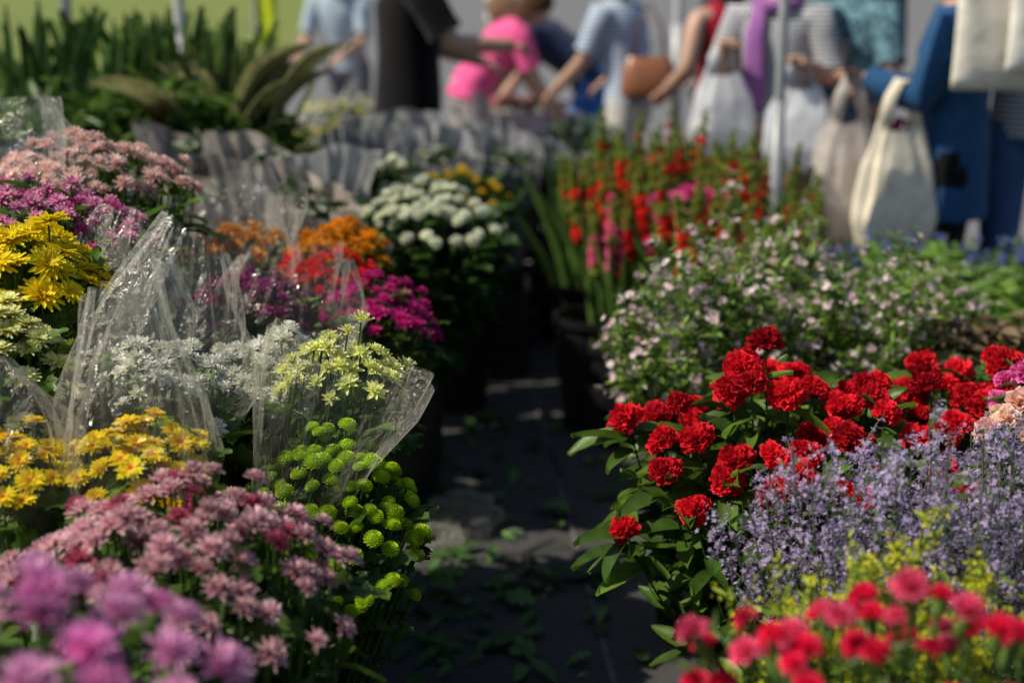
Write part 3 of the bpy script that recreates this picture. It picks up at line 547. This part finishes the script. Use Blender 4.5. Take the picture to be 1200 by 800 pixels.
    if legs=='trousers':
        tube(mb,[(0,0,.80),(0,0,.86),(0,0,.93),(0,0,1.0)],[(.12,.1),(.168,.122),(.165,.12),(.148,.11)],legc,k=28,ref=(1,0,0),cap=True)
        for hp,kn,an in lg: tube(mb,[hp+(0,0,.02),hp*.8+kn*.2,hp*.5+kn*.5,kn,kn*.5+an*.5,kn*.08+an*.92],[.09,.097,.085,.069,.066,.058],legc,k=20,cap=False,noise=.04)
        mb.build('trousers',[M_cloth],root)
    else:
        rows=[(1.0,.15,.112),(.92,.175,.13),(.8,.195,.15),(.65,.215,.175),(.5,.235,.195)]
        tube(mb,[(0,0,z) for z,_,_ in rows],[(w,d) for _,w,d in rows],legc,k=36,ref=(1,0,0),cap=False,noise=.06); mb.build('skirt',[M_cloth],root)
    mb=MB()
    for hp,kn,an in lg:
        f=an+np.array([0,0,-.08]); 
        tube(mb,[f+(0,-.07,.035),f+(0,-.04,.045),f+(0,.03,.045),f+(0,.10,.034),f+(0,.17,.024),f+(0,.19,.02)],[(.02,.02),(.036,.045),(.04,.044),(.045,.034),(.038,.024),(.01,.012)],shoe,k=16,ref=(1,0,0))
    mb.build('shoes',[M_metal],root)
    def world(p): return Matrix.Translation((x,y,0))@Matrix.Rotation(head,4,'Z')@Matrix.Scale(s,4)@Vector(p)
    return root,[np.array(world(a_[2])) for a_ in arms],[np.array(world(a_[1])) for a_ in arms]
def pattern_mat(name,c1,c2,scale=40,kind='stripe'):
    m,nt,out=mat_base(name); N=nt.nodes.new; L=nt.links.new; tc=N('ShaderNodeTexCoord')
    if kind=='stripe': w=N('ShaderNodeTexWave'); w.bands_direction='Z'; w.inputs['Scale'].default_value=scale; w.inputs['Distortion'].default_value=.6
    else: w=N('ShaderNodeTexVoronoi'); w.inputs['Scale'].default_value=scale
    L(tc.outputs['Object'],w.inputs['Vector']); r=N('ShaderNodeValToRGB'); r.color_ramp.elements[0].position=.35; r.color_ramp.elements[1].position=.55
    r.color_ramp.elements[0].color=(*c1,1); r.color_ramp.elements[1].color=(*c2,1); L(w.outputs[1 if kind=='stripe' else 0],r.inputs[0])
    p=N('ShaderNodeBsdfPrincipled'); p.inputs['Roughness'].default_value=.9; L(r.outputs[0],p.inputs['Base Color']); L(p.outputs[0],out.inputs[0]); return m
PS=pattern_mat('blue_stripe_cotton',(.12,.22,.42),(.6,.65,.7),14); PF=pattern_mat('floral_print',(.015,.05,.09),(.12,.25,.3),35,'v'); PW=pattern_mat('white_stripe_cotton',(.08,.1,.16),(.6,.6,.6),16)
R90=-pi/2
person('man_in_black_shirt',-.50,6.9,R90-.25+.5,.04,1.82,[(-.16,.36,1.06),(.2,.40,1.14)],(.005,.005,.006),'short',legc=(.006,.006,.008),hem=.80,bulk=1.22)
person('woman_in_pink_shirt',-.26,8.6,R90+.2,.7,1.62,[(-.15,.55,.78),(.15,.52,.78)],(.85,.12,.32),'short',legc=(.4,.36,.36),longhair=True,fem=True,hairc=(.08,.04,.02),bulk=1.1)
person('man_in_navy_shirt',.50,9.0,pi/2-.1,.95,1.72,[(-.15,.68,.78),(.15,.6,.74)],(.03,.045,.10),'short',legc=(.04,.14,.45),hairc=(.2,.12,.07),bulk=1.1)
person('woman_in_striped_blouse',.66,8.0,pi/2-.6,.22,1.66,[(-.2,.38,.95),(.22,.3,.98)],(.5,.6,.7),'short',legc=(.6,.58,.55),longhair=True,fem=True,topmat=PS,hairc=(.1,.05,.03),bulk=1.1)
person('woman_in_red_dress',1.04,7.0,.5,.05,1.66,[(-.22,.2,1.02),(.22,.2,.9)],(.33,.01,.03),'none',legs='skirt',legc=(.33,.01,.03),longhair=True,fem=True)
_,hw,ew=person('woman_with_shopping_bags',1.14,6.2,2.7,.05,1.68,[(-.16,.24,1.20),(.17,.24,1.25)],(.16,.14,.16),'short',legs='skirt',legc=(.42,.28,.18),longhair=True,fem=True,topmat=PW,scarf=(.3,.12,.35))
person('person_in_teal_top',1.50,6.3,2.2,.06,1.7,[(-.2,.3,1.05),(.2,.3,1.0)],(.06,.13,.14),'short',legc=(.04,.05,.07),longhair=True,fem=True,topmat=PF)
_,hb,eb=person('woman_in_blue_cardigan',1.67,5.40,pi/2-.35,.05,1.66,[(-.10,.34,1.19),(.14,.30,1.15)],(.02,.075,.18),'long',legc=(.008,.008,.01),longhair=True,fem=True,hem=.66,hairc=(.02,.015,.01),bulk=1.16)
person('man_in_jeans',2.04,5.6,2.9,0,1.78,None,(.7,.7,.7),'short',legc=(.04,.09,.2),topmat=PW)
person('passer_by_in_pale_blue_shirt',-1.25,11,2.8,0.3,1.7,[(-.15,.4,1.0),(.2,.4,1.0)],(.4,.5,.6),'short',legc=(.2,.2,.22))
person('passer_by_in_red_top',2.0,11,2.2,0,1.7,None,(.6,.1,.1),'short',legc=(.1,.1,.15),longhair=True,fem=True)
person('passer_by_in_white_shirt',-.1,14,1.2,0,1.7,None,(.7,.7,.7),'short',legc=(.15,.2,.3))
person('passer_by_in_dark_jacket',1.35,9.5,1.2,0,1.75,None,(.05,.05,.07),'long',legc=(.05,.05,.07))
person('passer_by_in_dark_jacket',1.9,7.9,.4,0,1.75,None,(.04,.05,.05),'long',legc=(.05,.05,.07))
person('passer_by_in_dark_jacket',-2.3,5.6,-.6,0,1.75,None,(.03,.035,.05),'long',legc=(.05,.05,.07))
mb=MB(); hp=hb[0]; box(mb,(hp[0]-.07,hp[1],hp[2]+.06),(.012,.075,.15),(.01,.01,.012)); mb.build('mobile_phone',[M_black],smooth=False)
def carrier(name,top,w,h,d,col,seed=0,rot=0,mat=None):
    g=np.random.default_rng(seed); mb=MB(); nu,nv=48,22; a=np.linspace(0,2*pi,nu,endpoint=False); V=[]; ks=[3,5,8,11]; ph=g.uniform(0,6,4); q2=g.uniform(-3,3,4)
    for i in range(nv+1):
        s=i/nv; ww=w/2*np.interp(s,[0,.04,.3,.7,.9,1],[.55,.85,1,.85,.62,.5]); dd=d/2*np.interp(s,[0,.04,.3,.7,1],[.5,.8,1,.7,.25])
        wr=1+.05*(s+.4)*sum(np.sin(k*a+p+q*s*3) for k,p,q in zip(ks,ph,q2))
        c=np.sign(np.cos(a))*np.abs(np.cos(a))**.7; n=np.sign(np.sin(a))*np.abs(np.sin(a))**.7
        V.append(np.stack([ww*c*wr,dd*n*wr,-h*.75*(1-s)-h*.25+.03*h*np.cos(2*a)*s],1))
    V=[V[0]*np.array([.05,.05,1])]+V
    V=np.concatenate(V); RZ=rotz(rot); mb.add(V@RZ.T+top,gridq(nu,nv+1,True),np.array(col))
    for sd in (-1,1):
        P=np.array([[-w*.22,sd*d*.08,-h*.27],[-w*.14,sd*d*.05,-h*.1],[-.01,0,0.0],[.01,0,0.0],[w*.14,sd*d*.05,-h*.1],[w*.22,sd*d*.08,-h*.27]])@RZ.T+top
        tube(mb,P,[(.02,.004)]*6,col,k=8)
    return mb.build(name,[mat or M_carrier])
def tote(name,top,w,h,d,col,strap=.28,rot=0):
    mb=MB(); nu=40;a=np.linspace(0,2*pi,nu,endpoint=False); V=[]; RZ=rotz(rot); nv=12
    for i in range(nv+1):
        s=i/nv; c=np.sign(np.cos(a))*np.abs(np.cos(a))**.35; n=np.sign(np.sin(a))*np.abs(np.sin(a))**.8
        ww=w/2*(1-.03*math.sin(pi*s)); dd=d/2*np.interp(s,[0,.1,.5,1],[.35,.9,1,.5])
        V.append(np.stack([ww*c,dd*n*(1+.15*np.sin(3*a+4*s)),0*a-strap-h*(1-s)],1))
    V=[V[0]*np.array([.9,.03,1])]+V
    mb.add(np.concatenate(V)@RZ.T+top,gridq(nu,nv+1,True),np.array(col))
    for sd in (-1,1):
        P=np.array([[-w*.25,sd*d*.27,-strap-.06],[-w*.25,sd*d*.25,-strap],[-w*.2,sd*d*.15,-strap*.4],[-.02,sd*.01,0],[.02,sd*.01,0],[w*.2,sd*d*.15,-strap*.4],[w*.25,sd*d*.25,-strap],[w*.25,sd*d*.27,-strap-.06]])@RZ.T+top
        tube(mb,P,[(.016,.004)]*8,col,k=8)
    return mb.build(name,[M_cloth])
carrier('white_carrier_bag',hw[1]+np.array([0,0,.02]),.27,.46,.16,(.85,.87,.9),1,.2)
carrier('white_carrier_bag',hw[0]+np.array([.0,0,.02]),.28,.46,.18,(.8,.84,.9),2,-.3)
carrier('canvas_shopping_bag',np.array([1.42,5.25,1.16]),.32,.66,.16,(.85,.78,.62),8,.3,M_cloth)
carrier('white_carrier_bag',np.array([1.27,5.4,1.16]),.29,.62,.16,(.75,.70,.66),4,.3)
carrier('maroon_bag',np.array([1.54,5.66,.98]),.26,.46,.2,(.4,.015,.12),5,.2,M_cloth)
tote('canvas_tote_bag',np.array([1.72,5.05,1.97]),.38,.47,.06,(.82,.78,.68),.36,.1)
tote('canvas_tote_bag',np.array([1.84,4.97,1.96]),.30,.4,.05,(.85,.82,.74),.36,.1)
mb=MB(); hx_=np.array([.74,7.8,.04]); V=[]; a=np.linspace(0,2*pi,36,endpoint=False)
for z,w,d in [(.86,.01,.01),(.86,.14,.06),(.9,.155,.07),(1.0,.145,.06),(1.06,.125,.035),(1.08,.11,.02)]:
    V.append(np.stack([w*np.sign(np.cos(a))*np.abs(np.cos(a))**.6,d*np.sin(a),0*a+z],1)+hx_)
mb.add(np.concatenate(V),gridq(36,5,True),np.array((.3,.12,.055)))
tube(mb,[hx_+(-.09,0,1.06),hx_+(-.06,0,1.25),hx_+(0,.03,1.36),hx_+(.06,0,1.25),hx_+(.09,0,1.06)],.008,(.15,.05,.03)); mb.build('brown_handbag',[M_metal])
def table(name,x0,x1,y0,y1,z,col):
    mb=MB(); box(mb,((x0+x1)/2,(y0+y1)/2,z-.015),(x1-x0,y1-y0,.03),col)
    for x in (x0+.04,x1-.04):
        for y in (y0+.04,y1-.04): box(mb,(x,y,(z-.032)/2),(.035,.035,z-.032),(.3,.3,.3))
    n=60; u=np.linspace(0,1,n+1); V=[]
    for zz,am in ((z+.004,0),(z*.6,.012),(z*.25,.02)): V.append(np.stack([x0+(x1-x0)*u,y0-.012-am*(1+np.sin(u*90)),0*u+zz],1))
    mb.add(np.concatenate(V),gridq(n,2),np.array(col)); mb.build(name,[M_cloth],smooth=False)
table('market_stall_table',-.35,.45,8.75,9.35,.72,(.5,.46,.5))
table('market_stall_table',-1.5,-.75,8.4,9.2,.7,(.25,.25,.24))
bunch('pink_flower_tray',.05,8.95,.8,.28,.2,.03,50,T_smum,.035,((.8,.2,.25),(.92,.5,.5),(.5,.2,.1)),nleaf=100,bk=False,zb=.5)
bunch('mixed_flower_tray',-1.0,8.7,.8,.28,.25,.03,60,T_smum,.035,((.8,.7,.2),(.92,.88,.5),(.5,.2,.1)),alt=((.8,.8,.8),(.9,.9,.9),(.5,.5,.2)),nleaf=200,bk=False,zb=.5)
for x,y,c in [(-.85,6.6,(.88,.75,.4)),(-1.15,6.5,(.8,.8,.8)),(.35,7.0,(.5,.6,.5)),(.9,6.3,(.6,.5,.5))]:
    bunch('spray_flower_bunch',x,y,.86,.22,.2,.08,40,T_smum,.025,(tuple(np.array(c)*.6),c,(.4,.4,.1)),nleaf=500,lcol=LG)
mb=MB(); u=np.linspace(0,1,9); V=[]
for z in np.linspace(1.1,2.0,9): V.append(np.stack([-1.72+.14*u,9.8+.02*np.sin(6*u+z*5),0*u+z],1))
mb.add(np.concatenate(V),gridq(8,8),np.array((.7,.8,.04))); tube(mb,[(-1.73,9.8,.01),(-1.73,9.8,1),(-1.73,9.8,2.2)],.012,(.4,.4,.4)); mb.build('yellow_feather_flag',[M_cloth])
# ---------------------------------------------------------------- light / camera
EL=math.radians(50)
D=Vector((-.88,-.22,.0)).normalized()*math.cos(EL); D.z=math.sin(EL)
sl=bpy.data.lights.new('sun','SUN'); sl.energy=5.0; sl.angle=math.radians(.5); sl.color=(1,.91,.75); so=bpy.data.objects.new('sun',sl); S.collection.objects.link(so); so.rotation_euler=D.to_track_quat('Z','Y').to_euler()
w=bpy.data.worlds.new('World'); S.world=w; w.use_nodes=True; nt=w.node_tree; bg=nt.nodes['Background']; sky=nt.nodes.new('ShaderNodeTexSky'); sky.sky_type='NISHITA'; sky.sun_disc=False
sky.sun_elevation=EL; sky.sun_rotation=math.atan2(D.x,D.y); nt.links.new(sky.outputs[0],bg.inputs[0]); bg.inputs[1].default_value=.085
cd=bpy.data.cameras.new('camera'); cd.lens=50; cd.sensor_width=36; cd.clip_end=1500; cd.clip_start=.05
cd.dof.use_dof=True; cd.dof.focus_distance=2.25; cd.dof.aperture_fstop=2.0
co=bpy.data.objects.new('camera',cd); S.collection.objects.link(co); co.location=(0,0,1.5); co.rotation_euler=(math.radians(90-14.1),0,0); S.camera=co
